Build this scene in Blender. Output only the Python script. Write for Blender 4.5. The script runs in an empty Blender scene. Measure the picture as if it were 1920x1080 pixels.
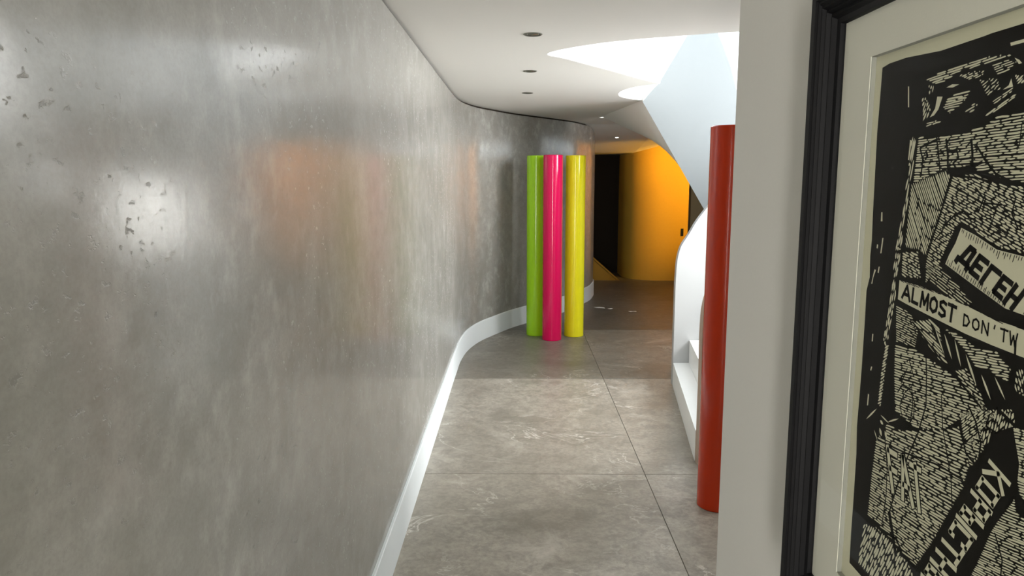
import bpy, bmesh, math, random
from mathutils import Vector, Matrix
from mathutils.geometry import tessellate_polygon

scene = bpy.context.scene
COL = scene.collection
random.seed(7)

# ------------------------------------------------------------------ camera
cam_d = bpy.data.cameras.new('camera')
cam_d.sensor_width = 36.0
cam_d.lens = 26.0
cam_d.clip_start = 0.02
cam = bpy.data.objects.new('camera', cam_d)
COL.objects.link(cam)
cam.location = (0, 0, 1.65)
cam.rotation_euler = (math.radians(90 - 8.33), 0, math.radians(0.39))
scene.camera = cam

# ------------------------------------------------------------------ sky, added lights, exposure
SKY_STRENGTH = 2.7
world = bpy.data.worlds.new('sky')
scene.world = world
world.use_nodes = True
bg = world.node_tree.nodes['Background']
bg.inputs['Color'].default_value = (0.86, 0.95, 1.0, 1)
bg.inputs['Strength'].default_value = SKY_STRENGTH

def light(name, kind, loc, energy, color=(1, 1, 1), **kw):
    d = bpy.data.lights.new(name, kind)
    d.energy = energy
    d.color = color
    look = kw.pop('look', None)
    for k, v in kw.items():
        setattr(d, k, v)
    o = bpy.data.objects.new(name, d)
    COL.objects.link(o)
    o.location = loc
    if look is not None:
        o.rotation_euler = (Vector(look) - Vector(loc)).to_track_quat('-Z', 'Y').to_euler()
    return o

# spot added in place of daylight, a hot patch on the far stair sheet
light('added_patch_spot', 'SPOT', (1.95, 4.55, 3.0), 8500.0, (1.0, 0.97, 0.93), spot_size=math.radians(13), spot_blend=0.7, shadow_soft_size=0.05, look=(1.82, 5.83, 1.43))
portal = light('skylight_portal', 'AREA', (1.7, 5.3, 3.3), 1.0, shape='RECTANGLE', size=3.2, size_y=4.2, look=(1.7, 5.3, 0))
portal.data.cycles.is_portal = True
# fill light added behind the camera for the near walls and floor
light('added_rear_fill', 'AREA', (-0.38, -2.4, 1.10), 80.0, (1.0, 0.97, 0.92), shape='RECTANGLE', size=0.26, size_y=2.0, look=(-0.38, 3.0, 1.10))
# fill light added in the stairwell, set in a made-up side window
light('added_stair_fill', 'AREA', (3.26, 5.0, 2.2), 265.0, (0.985, 0.985, 1.0), shape='RECTANGLE', size=1.9, size_y=1.5, look=(0.0, 5.0, 2.2))
scene.view_settings.view_transform = 'Standard'
scene.view_settings.look = 'None'
scene.view_settings.exposure = 0.12
scene.view_settings.gamma = 1.0
scene.view_settings.use_curve_mapping = False

# ------------------------------------------------------------------ helpers
def new_obj(name, verts, faces, mat=None, parent=None, smooth=False, uvs=None):
    me = bpy.data.meshes.new(name)
    me.from_pydata([tuple(v) for v in verts], [], faces)
    me.validate()
    bm = bmesh.new(); bm.from_mesh(me)
    bmesh.ops.recalc_face_normals(bm, faces=bm.faces)
    bm.to_mesh(me); bm.free()
    if uvs is not None:
        lay = me.uv_layers.new(name='UVMap')
        for lp in me.loops:
            lay.data[lp.index].uv = uvs[lp.vertex_index]
    o = bpy.data.objects.new(name, me)
    COL.objects.link(o)
    if mat is not None:
        me.materials.append(mat)
    if smooth:
        for p in me.polygons:
            p.use_smooth = True
    if parent is not None:
        o.parent = parent
    return o

def from_bm(name, bm, mat=None, parent=None, smooth=False):
    me = bpy.data.meshes.new(name)
    bmesh.ops.recalc_face_normals(bm, faces=bm.faces)
    bm.to_mesh(me); bm.free()
    o = bpy.data.objects.new(name, me)
    COL.objects.link(o)
    if mat is not None:
        me.materials.append(mat)
    if smooth:
        for p in me.polygons:
            p.use_smooth = True
    if parent is not None:
        o.parent = parent
    return o

def box_bm(x0, x1, y0, y1, z0, z1, bevel=0.0, seg=2):
    bm = bmesh.new()
    bmesh.ops.create_cube(bm, size=1.0)
    for v in bm.verts:
        v.co = Vector((x0 + (v.co.x + .5) * (x1 - x0), y0 + (v.co.y + .5) * (y1 - y0), z0 + (v.co.z + .5) * (z1 - z0)))
    if bevel > 0:
        bmesh.ops.bevel(bm, geom=bm.edges[:], offset=bevel, segments=seg, affect='EDGES', profile=0.5)
    return bm

def prism(name, poly, z0, z1, mat, parent=None):
    """Vertical prism over a plan polygon (any simple outline)."""
    n = len(poly)
    verts = [(x, y, z0) for x, y in poly] + [(x, y, z1) for x, y in poly]
    faces = [tuple(range(n)), tuple(range(n, 2 * n))]
    faces += [(i, (i + 1) % n, (i + 1) % n + n, i + n) for i in range(n)]
    return new_obj(name, verts, faces, mat, parent)

def sheet(name, poly, axis_o, axis_u, axis_v, thick_vec, mat, parent=None, bevel=0.0):
    """Slab whose outline poly (u, v) lies in a plane, pushed out by thick_vec."""
    o, u, v, t = Vector(axis_o), Vector(axis_u), Vector(axis_v), Vector(thick_vec)
    n = len(poly)
    front = [o + u * a + v * b for a, b in poly]
    verts = front + [p + t for p in front]
    faces = [tuple(range(n)), tuple(range(n, 2 * n))]
    faces += [(i, (i + 1) % n, (i + 1) % n + n, i + n) for i in range(n)]
    return new_obj(name, verts, faces, mat, parent)

def lathe(name, prof, mat, parent=None, seg=64, loc=(0, 0, 0)):
    """prof: closed list of (r, z)."""
    verts, faces = [], []
    m = len(prof)
    for i in range(seg):
        a = 2 * math.pi * i / seg
        for r, z in prof:
            verts.append((r * math.cos(a), r * math.sin(a), z))
    for i in range(seg):
        j = (i + 1) % seg
        for k in range(m):
            l = (k + 1) % m
            faces.append((i * m + k, j * m + k, j * m + l, i * m + l))
    o = new_obj(name, verts, faces, mat, parent)
    for p in o.data.polygons:
        p.use_smooth = True
    o.data.set_sharp_from_angle(angle=math.radians(38))
    o.location = loc
    return o

def empty(name, loc=(0, 0, 0)):
    o = bpy.data.objects.new(name, None)
    o.empty_display_size = 0.1
    COL.objects.link(o)
    o.location = loc
    return o

def tag(o, label=None, category=None, group=None, kind=None):
    if label: o['label'] = label
    if category: o['category'] = category
    if group: o['group'] = group
    if kind: o['kind'] = kind
    return o

def structure(o, label=None):
    o['kind'] = 'structure'
    if label: o['label'] = label
    return o

# ------------------------------------------------------------------ materials
def mat_new(name):
    m = bpy.data.materials.new(name)
    m.use_nodes = True
    nt = m.node_tree
    return m, nt, nt.nodes['Principled BSDF']

def N(nt, kind, **kw):
    n = nt.nodes.new(kind)
    for k, v in kw.items():
        if k.startswith('i_'):
            n.inputs[k[2:].replace('_', ' ')].default_value = v
        else:
            setattr(n, k, v)
    return n

def link(nt, a, b): nt.links.new(a, b)

def ramp(nt, fac, stops):
    r = nt.nodes.new('ShaderNodeValToRGB')
    e = r.color_ramp.elements
    while len(e) < len(stops): e.new(0.5)
    for el, (p, c) in zip(e, stops):
        el.position = p
        el.color = (c, c, c, 1) if isinstance(c, (int, float)) else (*c, 1)
    link(nt, fac, r.inputs['Fac'])
    return r.outputs['Color']

def mixc(nt, fac, a, b, blend='MIX'):
    m = nt.nodes.new('ShaderNodeMix')
    m.data_type = 'RGBA'; m.blend_type = blend
    def put(sock, v):
        if hasattr(v, 'is_output') or isinstance(v, bpy.types.NodeSocket): link(nt, v, sock)
        elif isinstance(v, (int, float)): sock.default_value = v
        else: sock.default_value = (*v, 1)
    put(m.inputs[0], fac); put(m.inputs[6], a); put(m.inputs[7], b)
    return m.outputs[2]

def noise(nt, vec, scale, detail=4, rough=0.5, dist=0.0):
    n = N(nt, 'ShaderNodeTexNoise')
    n.inputs['Scale'].default_value = scale
    n.inputs['Detail'].default_value = detail
    n.inputs['Roughness'].default_value = rough
    n.inputs['Distortion'].default_value = dist
    link(nt, vec, n.inputs['Vector'])
    return n.outputs['Fac']

def mapping(nt, vec, scale=(1, 1, 1), rot=(0, 0, 0), loc=(0, 0, 0)):
    m = N(nt, 'ShaderNodeMapping')
    m.inputs['Scale'].default_value = scale
    m.inputs['Rotation'].default_value = rot
    m.inputs['Location'].default_value = loc
    link(nt, vec, m.inputs['Vector'])
    return m.outputs['Vector']

def mathn(nt, op, a, b=0.0):
    m = N(nt, 'ShaderNodeMath', operation=op)
    for s, v in ((m.inputs[0], a), (m.inputs[1], b)):
        if isinstance(v, (int, float)): s.default_value = v
        else: link(nt, v, s)
    return m.outputs[0]

def plain(name, color, rough=0.6, spec=0.4, bump=0.0, scale=60.0, metallic=0.0, vary=0.0):
    m, nt, b = mat_new(name)
    tc = N(nt, 'ShaderNodeTexCoord')
    n = noise(nt, tc.outputs['Object'], scale, 3)
    dark = tuple(c * (1 - vary) for c in color)
    link(nt, mixc(nt, n, dark, color), b.inputs['Base Color'])
    b.inputs['Roughness'].default_value = rough
    b.inputs['Specular IOR Level'].default_value = spec
    b.inputs['Metallic'].default_value = metallic
    if bump > 0:
        bp = N(nt, 'ShaderNodeBump'); bp.inputs['Strength'].default_value = bump; bp.inputs['Distance'].default_value = 0.002
        link(nt, n, bp.inputs['Height']); link(nt, bp.outputs['Normal'], b.inputs['Normal'])
    return m

def polished_plaster():
    m, nt, b = mat_new('polished_plaster')
    uv = N(nt, 'ShaderNodeUVMap').outputs['UV']
    big = noise(nt, uv, 0.9, 3, 0.55)
    cloud = noise(nt, mapping(nt, uv, (2.2, 1.4, 1)), 2.0, 6, 0.62, 0.4)
    suede = noise(nt, mapping(nt, uv, (0.6, 1.0, 1), (0, 0, 0.4)), 16.0, 6, 0.7, 0.3)
    fine = noise(nt, uv, 120, 3, 0.6)
    c = mixc(nt, ramp(nt, big, [(0.35, 0.0), (0.68, 1.0)]), (0.255, 0.249, 0.220), (0.335, 0.329, 0.300))
    c = mixc(nt, ramp(nt, cloud, [(0.40, 0.0), (0.66, 0.6)]), c, (0.400, 0.393, 0.362))
    c = mixc(nt, ramp(nt, suede, [(0.34, 0.42), (0.60, 0.0)]), c, (0.205, 0.200, 0.178))
    c = mixc(nt, ramp(nt, fine, [(0.36, 0.22), (0.58, 0.0)]), c, (0.19, 0.186, 0.165))
    # pale upright drag marks, more of them in patches
    patch = ramp(nt, noise(nt, uv, 0.75, 2, 0.5), [(0.38, 0.0), (0.60, 1.0)])
    streak = ramp(nt, noise(nt, mapping(nt, uv, (4.6, 3.6, 1), (0, 0, -0.25)), 1.6, 7, 0.70), [(0.50, 0.0), (0.66, 1.0)])
    st = mathn(nt, 'MULTIPLY', streak, patch)
    c = mixc(nt, mathn(nt, 'MULTIPLY', st, 0.5), c, (0.53, 0.525, 0.49))
    # small dark trowel pits and drag scratches in clusters
    pmask = ramp(nt, noise(nt, mapping(nt, uv, (1, 1, 1), (0, 0, 0), (0.6, 0.2, 0)), 1.5, 3), [(0.43, 0.0), (0.57, 1.0)])
    pit = ramp(nt, noise(nt, mapping(nt, uv, (21, 30, 1), (0, 0, 0.6)), 1.7, 5, 0.66), [(0.595, 0.0), (0.66, 1.0)])
    pt = mathn(nt, 'MULTIPLY', pit, pmask)
    c = mixc(nt, mathn(nt, 'MULTIPLY', pt, 0.62), c, (0.13, 0.127, 0.112))
    link(nt, c, b.inputs['Base Color'])
    b.inputs['Roughness'].default_value = 0.5
    b.inputs['IOR'].default_value = 1.35
    b.inputs['Coat Weight'].default_value = 0.78
    b.inputs['Coat IOR'].default_value = 1.6
    r = mathn(nt, 'ADD', 0.07, mathn(nt, 'MULTIPLY', cloud, 0.16))
    r = mathn(nt, 'ADD', r, mathn(nt, 'MULTIPLY', pt, 0.35))
    link(nt, r, b.inputs['Coat Roughness'])
    h = mathn(nt, 'ADD', mathn(nt, 'MULTIPLY', suede, 0.42), mathn(nt, 'MULTIPLY', fine, 0.06))
    h = mathn(nt, 'ADD', h, mathn(nt, 'MULTIPLY', st, 0.35))
    h = mathn(nt, 'SUBTRACT', h, mathn(nt, 'MULTIPLY', pt, 0.8))
    bp = N(nt, 'ShaderNodeBump'); bp.inputs['Strength'].default_value = 0.5; bp.inputs['Distance'].default_value = 0.0010
    link(nt, h, bp.inputs['Height']); link(nt, bp.outputs['Normal'], b.inputs['Normal']); link(nt, bp.outputs['Normal'], b.inputs['Coat Normal'])
    return m

def stone_tile():
    m, nt, b = mat_new('greige_stone')
    tc = N(nt, 'ShaderNodeTexCoord')
    oi = N(nt, 'ShaderNodeObjectInfo')
    off = N(nt, 'ShaderNodeVectorMath', operation='MULTIPLY_ADD')
    link(nt, oi.outputs['Random'], off.inputs[0])
    off.inputs[1].default_value = (17.0, 31.0, 5.0)
    link(nt, tc.outputs['Object'], off.inputs[2])
    v = off.outputs['Vector']
    big = noise(nt, v, 0.9, 5, 0.62, 0.3)
    mid = noise(nt, v, 3.0, 7, 0.70, 0.5)
    fine = noise(nt, v, 45, 4, 0.7)
    c = mixc(nt, ramp(nt, big, [(0.35, 0.0), (0.65, 1.0)]), (0.275, 0.248, 0.207), (0.385, 0.352, 0.302))
    c = mixc(nt, ramp(nt, mid, [(0.36, 0.62), (0.54, 0.0)]), c, (0.190, 0.170, 0.140))
    c = mixc(nt, ramp(nt, fine, [(0.35, 0.40), (0.6, 0.0)]), c, (0.14, 0.125, 0.10))
    c = mixc(nt, ramp(nt, noise(nt, v, 11, 7, 0.75, 0.5), [(0.40, 0.55), (0.52, 0.0)]), c, (0.17, 0.155, 0.128))
    # thin chalky veins
    vn = noise(nt, mapping(nt, v, (1.0, 1.6, 1), (0, 0, 0.5)), 0.95, 7, 0.58, 1.1)
    ridge = mathn(nt, 'ABSOLUTE', mathn(nt, 'SUBTRACT', vn, 0.5))
    vein = ramp(nt, ridge, [(0.0, 1.0), (0.007, 0.0)])
    vm = ramp(nt, noise(nt, v, 1.7, 4, 0.6), [(0.46, 0.0), (0.60, 1.0)])
    c = mixc(nt, mathn(nt, 'MULTIPLY', mathn(nt, 'MULTIPLY', vein, vm), 0.9), c, (0.56, 0.53, 0.48))
    pale = ramp(nt, noise(nt, v, 2.1, 7, 0.7, 0.6), [(0.56, 0.0), (0.74, 0.6)])
    c = mixc(nt, pale, c, (0.52, 0.485, 0.43))
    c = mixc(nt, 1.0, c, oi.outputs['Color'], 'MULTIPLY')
    link(nt, c, b.inputs['Base Color'])
    link(nt, mathn(nt, 'ADD', 0.33, mathn(nt, 'MULTIPLY', mid, 0.18)), b.inputs['Roughness'])
    b.inputs['Specular IOR Level'].default_value = 0.5
    bp = N(nt, 'ShaderNodeBump'); bp.inputs['Strength'].default_value = 0.12; bp.inputs['Distance'].default_value = 0.002
    link(nt, mid, bp.inputs['Height']); link(nt, bp.outputs['Normal'], b.inputs['Normal'])
    return m

def gloss(name, color, rough=0.10):
    m, nt, b = mat_new(name)
    tc = N(nt, 'ShaderNodeTexCoord')
    n = noise(nt, tc.outputs['Object'], 6.0, 5, 0.6)
    link(nt, mixc(nt, ramp(nt, n, [(0.45, 0.0), (0.9, 0.25)]), color, tuple(c * 0.75 for c in color)), b.inputs['Base Color'])
    b.inputs['Roughness'].default_value = rough
    b.inputs['Specular IOR Level'].default_value = 0.32
    b.inputs['Coat Weight'].default_value = 0.05
    b.inputs['Coat Roughness'].default_value = 0.03
    return m

def glass_mat():
    m = bpy.data.materials.new('picture_glass'); m.use_nodes = True
    nt = m.node_tree; nt.nodes.clear()
    out = N(nt, 'ShaderNodeOutputMaterial')
    fr = N(nt, 'ShaderNodeFresnel'); fr.inputs['IOR'].default_value = 1.16
    tr = N(nt, 'ShaderNodeBsdfTransparent'); tr.inputs['Color'].default_value = (0.985, 0.99, 0.985, 1)
    gl = N(nt, 'ShaderNodeBsdfGlossy'); gl.inputs['Roughness'].default_value = 0.02
    tc = N(nt, 'ShaderNodeTexCoord')
    mx = N(nt, 'ShaderNodeMixShader')
    ge = N(nt, 'ShaderNodeNewGeometry')
    fac = mathn(nt, 'MULTIPLY', fr.outputs[0], mathn(nt, 'SUBTRACT', 1.0, ge.outputs['Backfacing']))
    link(nt, fac, mx.inputs[0]); link(nt, tr.outputs[0], mx.inputs[1]); link(nt, gl.outputs[0], mx.inputs[2])
    link(nt, mx.outputs[0], out.inputs['Surface'])
    return m

def emit(name, color, strength):
    m, nt, b = mat_new(name)
    b.inputs['Base Color'].default_value = (*color, 1)
    b.inputs['Emission Color'].default_value = (*color, 1)
    b.inputs['Emission Strength'].default_value = strength
    return m

M_PLASTER = polished_plaster()
M_STONE = stone_tile()
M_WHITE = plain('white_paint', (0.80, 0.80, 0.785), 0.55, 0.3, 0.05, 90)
M_CEIL = plain('ceiling_paint', (0.83, 0.815, 0.77), 0.8, 0.2, 0.05, 120)
M_RWALL = plain('warm_white_wall', (0.86, 0.855, 0.81), 0.75, 0.2, 0.08, 140, vary=0.03)
M_BASE = plain('baseboard_paint', (0.77, 0.815, 0.815), 0.45, 0.4, 0.03, 90)
M_GAP = plain('shadow_gap', (0.03, 0.022, 0.016), 0.9, 0.1)
M_GROUT = plain('grout', (0.10, 0.09, 0.075), 0.9, 0.1, 0.1, 200)
M_TREAD = plain('white_stone_tread', (0.88, 0.88, 0.86), 0.4, 0.4, 0.05, 60, vary=0.06)
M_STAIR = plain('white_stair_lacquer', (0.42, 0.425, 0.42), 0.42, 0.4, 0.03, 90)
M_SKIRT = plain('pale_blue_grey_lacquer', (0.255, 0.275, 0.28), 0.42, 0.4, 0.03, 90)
M_TAN = plain('bare_plywood_edge', (0.46, 0.35, 0.27), 0.6, 0.3, 0.1, 80, vary=0.15)
M_OCHRE = plain('ochre_plaster', (0.64, 0.40, 0.06), 0.7, 0.25, 0.12, 30, vary=0.08)
M_STRING = plain('dull_ochre_paint', (0.26, 0.155, 0.02), 0.7, 0.2, 0.1, 30)
M_DARK = plain('recess_shade_and_backing', (0.018, 0.013, 0.008), 0.7, 0.2, 0.05, 40)  # recess shade put into the colour; also serves the hidden backing board
M_BROWN = plain('brown_partition', (0.12, 0.085, 0.04), 0.7, 0.2, 0.05, 40)
M_GREEN = gloss('lime_lacquer', (0.34, 0.66, 0.015))
M_PINK = gloss('magenta_lacquer', (0.66, 0.004, 0.085))
M_YELLOW = gloss('yellow_lacquer', (0.82, 0.74, 0.015))
M_RED = gloss('vermilion_lacquer', (0.50, 0.032, 0.003), 0.16)
M_BLACKF = plain('black_frame_lacquer', (0.006, 0.006, 0.007), 0.55, 0.16, 0.05, 200)
M_MAT = plain('mat_board', (0.80, 0.79, 0.70), 0.9, 0.1, 0.08, 300)
M_BEVEL = plain('shaded_mat_bevel', (0.36, 0.36, 0.32), 0.9, 0.1, 0.05, 300)  # cut face of the mat, its shading put into a darker colour
M_PAPER = plain('print_paper', (0.74, 0.72, 0.54), 0.9, 0.1, 0.05, 200, vary=0.06)
M_INK = plain('printing_ink', (0.010, 0.009, 0.007), 0.85, 0.08, 0.02, 200)
M_GLASS = glass_mat()
M_METAL = plain('downlight_metal', (0.20, 0.20, 0.17), 0.4, 0.5, 0.0, 50, metallic=0.6)
M_BAFFLE = plain('downlight_baffle', (0.07, 0.068, 0.055), 0.5, 0.3)
M_LENS = plain('downlight_lens', (0.16, 0.16, 0.13), 0.2, 0.5)
M_LAMP = emit('lit_lamp', (1.0, 0.93, 0.78), 14.0)
M_BLACKP = plain('black_plastic', (0.012, 0.011, 0.010), 0.4, 0.4)
M_FLECK = plain('fleck_white', (0.85, 0.84, 0.80), 0.8, 0.2)

# ------------------------------------------------------------------ the setting
CEIL = 2.37
TILE = 2.035
# floor: dark grout bed carrying large stone slabs
bm = box_bm(-1.30, 4.0, -3.4, 14.6, -0.10, -0.004)
floor = structure(from_bm('floor', bm, M_GROUT), 'greige stone floor of very large slabs')
tile_mesh = None
gx = [0.725 - TILE, 0.725, 0.725 + TILE, 4.0]
gy = [6.03 + TILE * k for k in range(-5, 5)]
for i in range(3):
    for j in range(len(gy) - 1):
        w = gx[i + 1] - gx[i]; l = gy[j + 1] - gy[j]
        gap = 0.0016
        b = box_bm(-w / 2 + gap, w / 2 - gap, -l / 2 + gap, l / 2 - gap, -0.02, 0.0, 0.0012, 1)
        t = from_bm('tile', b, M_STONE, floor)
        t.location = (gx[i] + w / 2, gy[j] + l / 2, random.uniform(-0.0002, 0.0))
        tone = (1.12 if gy[j] < 3.0 else 0.98 if gy[j] < 6.0 else 0.70 if gy[j] < 8.0 else 0.42) * random.uniform(0.97, 1.03)      # darker slabs past a joint; near brightness and far dimness also painted in
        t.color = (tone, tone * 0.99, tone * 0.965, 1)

# curved polished-plaster wall, baseboard and ceiling shadow gap share one plan line
PLAN = [(-0.535, -3.2), (-0.535, 0.0), (-0.535, 3.0), (-0.535, 5.2), (-0.534, 6.2), (-0.528, 6.65), (-0.49, 7.06), (-0.395, 7.46),
        (-0.235, 7.84), (-0.07, 8.18), (0.115, 8.48), (0.33, 8.80), (0.72, 9.43), (0.87, 9.80), (0.985, 10.09), (1.06, 10.40),
        (1.105, 10.68), (1.10, 10.95), (1.0, 11.2), (0.7, 11.4)]

def catmull(P, n=8):
    out = []
    for i in range(len(P) - 1):
        p0, p1, p2, p3 = (Vector(P[max(i - 1, 0)]), Vector(P[i]), Vector(P[i + 1]), Vector(P[min(i + 2, len(P) - 1)]))
        # centripetal-like tangents limit overshoot on uneven spacing
        d0, d1, d2 = max((p1 - p0).length, 1e-4), (p2 - p1).length, max((p3 - p2).length, 1e-4)
        m1 = (p2 - p1) / d1 if i == 0 else ((p1 - p0) / d0 * d1 + (p2 - p1) / d1 * d0) / (d0 + d1)
        m2 = (p2 - p1) / d1 if i == len(P) - 2 else ((p2 - p1) / d1 * d2 + (p3 - p2) / d2 * d1) / (d1 + d2)
        for k in range(n):
            t = k / n
            h00 = 2 * t**3 - 3 * t**2 + 1; h10 = t**3 - 2 * t**2 + t; h01 = -2 * t**3 + 3 * t**2; h11 = t**3 - t**2
            out.append(p1 * h00 + m1 * (d1 * h10) + p2 * h01 + m2 * (d1 * h11))
    out.append(Vector(P[-1]))
    return out

LINE = catmull(PLAN)
def offset(line, d):
    out = []
    for i, p in enumerate(line):
        t = (line[min(i + 1, len(line) - 1)] - line[max(i - 1, 0)]).normalized()
        out.append(p + Vector((t.y, -t.x)) * d)          # + = into the corridor
    return out

def ribbon(name, line, profile, mat):
    """Sweep a closed profile of (offset, z) along the plan line."""
    rings = [[Vector((0, 0, 0))] * len(line) for _ in profile]
    offs = {}
    m = len(profile)
    verts, uvs, faces = [], [], []
    arc = [0.0]
    for i in range(1, len(line)): arc.append(arc[-1] + (line[i] - line[i - 1]).length)
    lines = [offset(line, d) for d, z in profile]
    for i in range(len(line)):
        for k, (d, z) in enumerate(profile):
            p = lines[k][i]
            verts.append((p.x, p.y, z)); uvs.append((arc[i], z))
    for i in range(len(line) - 1):
        for k in range(m):
            l = (k + 1) % m
            faces.append((i * m + k, (i + 1) * m + k, (i + 1) * m + l, i * m + l))
    faces.append(tuple(range(m))); faces.append(tuple((len(line) - 1) * m + k for k in range(m)))
    o = new_obj(name, verts, faces, mat, None, True, uvs)
    o.data.set_sharp_from_angle(angle=math.radians(30))
    return o

structure(ribbon('wall_left', LINE, [(0, 0), (0, CEIL - 0.018), (-0.14, CEIL - 0.018), (-0.14, 0)], M_PLASTER), 'long curving wall of polished grey plaster')
structure(ribbon('baseboard_left', LINE, [(0.0005, 0), (0.013, 0), (0.013, 0.200), (0.010, 0.205), (0.0005, 0.205)], M_BASE), 'pale painted baseboard along the curving plaster wall')
structure(ribbon('trim_1', LINE, [(-0.022, CEIL - 0.018), (-0.022, CEIL + 0.01), (-0.12, CEIL + 0.01), (-0.12, CEIL - 0.018)], M_GAP), 'dark shadow gap between plaster wall and ceiling')

# ceiling with the leaf-shaped stairwell opening
HOLE = [(3.29, 2.50), (2.20, 3.42), (1.60, 3.66), (1.089, 3.79), (0.991, 3.816), (0.836, 3.885), (0.633, 3.972), (0.454, 4.079), (0.322, 4.196), (0.239, 4.289), (0.190, 4.362),
        (0.168, 4.42), (0.172, 4.465), (0.192, 4.505), (0.236, 4.545), (0.290, 4.613), (0.439, 4.833), (0.646, 5.137), (0.877, 5.495), (1.077, 5.782),
        (1.003, 5.846), (0.922, 5.977), (0.868, 6.140), (0.846, 6.30), (0.851, 6.45), (0.875, 6.59), (0.920, 6.71), (1.010, 6.85), (1.140, 6.963), (1.50, 7.22), (2.10, 7.45), (3.29, 7.50)]
SLAB = 0.50
outer = [(3.35, 2.50), (3.35, -3.2), (-1.0, -3.2), (-1.0, 9.9), (3.35, 9.9), (3.35, 7.50)]
ceil_poly = HOLE + [(3.35, 7.50), (3.35, 9.9), (-1.0, 9.9), (-1.0, -3.2), (3.35, -3.2), (3.35, 2.50)]
structure(prism('ceiling', ceil_poly, CEIL, CEIL + SLAB, M_CEIL), 'flat off-white ceiling cut by a pointed leaf-shaped stair opening')
# the white plaster lining of the opening, 4 mm proud of the slab edge
def plan_offset(line, d):
    return offset([Vector(p) for p in line], d)
lin = plan_offset(HOLE, 0.004)
verts = []; faces = []
for p in lin: verts += [(p.x, p.y, CEIL + 0.0005), (p.x, p.y, 3.0)]
lin2 = plan_offset(HOLE, 0.05)
for i in range(len(lin) - 1): faces.append((2 * i, 2 * i + 2, 2 * i + 3, 2 * i + 1))
lining = structure(new_obj('wall_stairwell', verts, faces, M_WHITE, None), 'white plaster lining rising from the stair opening')
sol = lining.modifiers.new('thickness', 'SOLIDIFY'); sol.thickness = 0.006; sol.offset = 0
# lower, sloping ceiling of the far passage
def far_z(x, y):
    k = min(max((y - 9.9) / 2.23, 0), 1)
    return CEIL - k * (0.285 - 0.13 * min(max((x - 1.9) / 0.5, 0), 1))
xs = [-1.0, 1.0, 1.6, 1.9, 2.15, 2.4, 4.0]; ys = [9.9, 10.5, 11.2, 11.7, 12.13, 12.6, 14.6]
verts = [(x, y, far_z(x, y)) for y in ys for x in xs] + [(x, y, CEIL + 0.5) for y in ys for x in xs]
nx, ny = len(xs), len(ys); tot = nx * ny
faces = []
for j in range(ny - 1):
    for i in range(nx - 1):
        a = j * nx + i
        faces.append((a, a + 1, a + nx + 1, a + nx)); faces.append((a + tot, a + 1 + tot, a + nx + 1 + tot, a + nx + tot))
ring = [i for i in range(nx)] + [j * nx + nx - 1 for j in range(1, ny)] + [(ny - 1) * nx + i for i in range(nx - 2, -1, -1)] + [j * nx for j in range(ny - 2, 0, -1)]
for k in range(len(ring)):
    a, b_ = ring[k], ring[(k + 1) % len(ring)]
    faces.append((a, b_, b_ + tot, a + tot))
structure(new_obj('ceiling_far', verts, faces, M_CEIL), 'ceiling sloping down towards the amber-lit wall')

# right-hand wall block carrying the picture, and the shell of the stairwell
structure(from_bm('wall_right', box_bm(0.50, 3.6, -3.2, 1.738, 0.0, CEIL, 0.003, 2), M_RWALL), 'plain warm white wall that carries the framed print')
structure(from_bm('wall_stair_side', box_bm(3.30, 3.42, 1.745, 9.5, 0.0, 3.25), M_WHITE), 'white side wall of the stairwell')
added_win = structure(empty('added_window_1', (3.30, 5.0, 2.2)), 'unseen tall window added around the stairwell fill light')  # window made up to go round the added fill light
for (y0, y1, z0, z1) in ((-0.83, 0.83, 0.96, 1.03), (-0.83, 0.83, -1.03, -0.96), (-0.83, -0.76, -0.96, 0.96), (0.76, 0.83, -0.96, 0.96), (-0.02, 0.02, -0.96, 0.96)):
    from_bm('added_window_frame', box_bm(-0.055, 0.0, y0, y1, z0, z1, 0.004), M_WHITE, added_win)
structure(from_bm('wall_back', box_bm(-0.53, 0.495, -3.3, -3.15, 0.0, CEIL), M_RWALL), 'plain wall behind the viewpoint')
structure(from_bm('wall_partition', box_bm(2.215, 3.9, 9.5, 9.62, 0.0, 2.36), M_BROWN), 'dark brown partition beside the amber-lit wall')
structure(from_bm('wall_outer', box_bm(3.9, 4.0, 9.5, 14.6, 0.0, 2.05), M_BROWN), 'outer wall of the far passage')

# amber end wall that rounds off into a dark recess
ochre = [(3.9, 12.13), (2.45, 12.13)]
for k in range(0, 13):
    a = math.radians(90 + 90 * k / 12)
    ochre.append((2.35 + 0.55 * math.cos(a), 12.68 - 0.55 * (1 - math.cos(a) ** 2) ** 0.5))
ochre += [(1.80, 14.4), (3.9, 14.4)]
ow = structure(prism('wall_far', ochre, 0.0, 2.30, M_OCHRE), 'ochre end wall rounding off into a dark recess')
for p in ow.data.polygons:
    if abs(p.normal.z) < 0.5: p.use_smooth = True
ow.data.set_sharp_from_angle(angle=math.radians(30))
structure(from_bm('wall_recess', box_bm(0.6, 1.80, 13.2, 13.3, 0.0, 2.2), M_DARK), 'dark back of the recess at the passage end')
structure(from_bm('wall_recess_side', box_bm(0.6, 0.7, 11.5, 13.2, 0.0, 2.3), M_DARK), 'dark side of the recess at the passage end')

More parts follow.
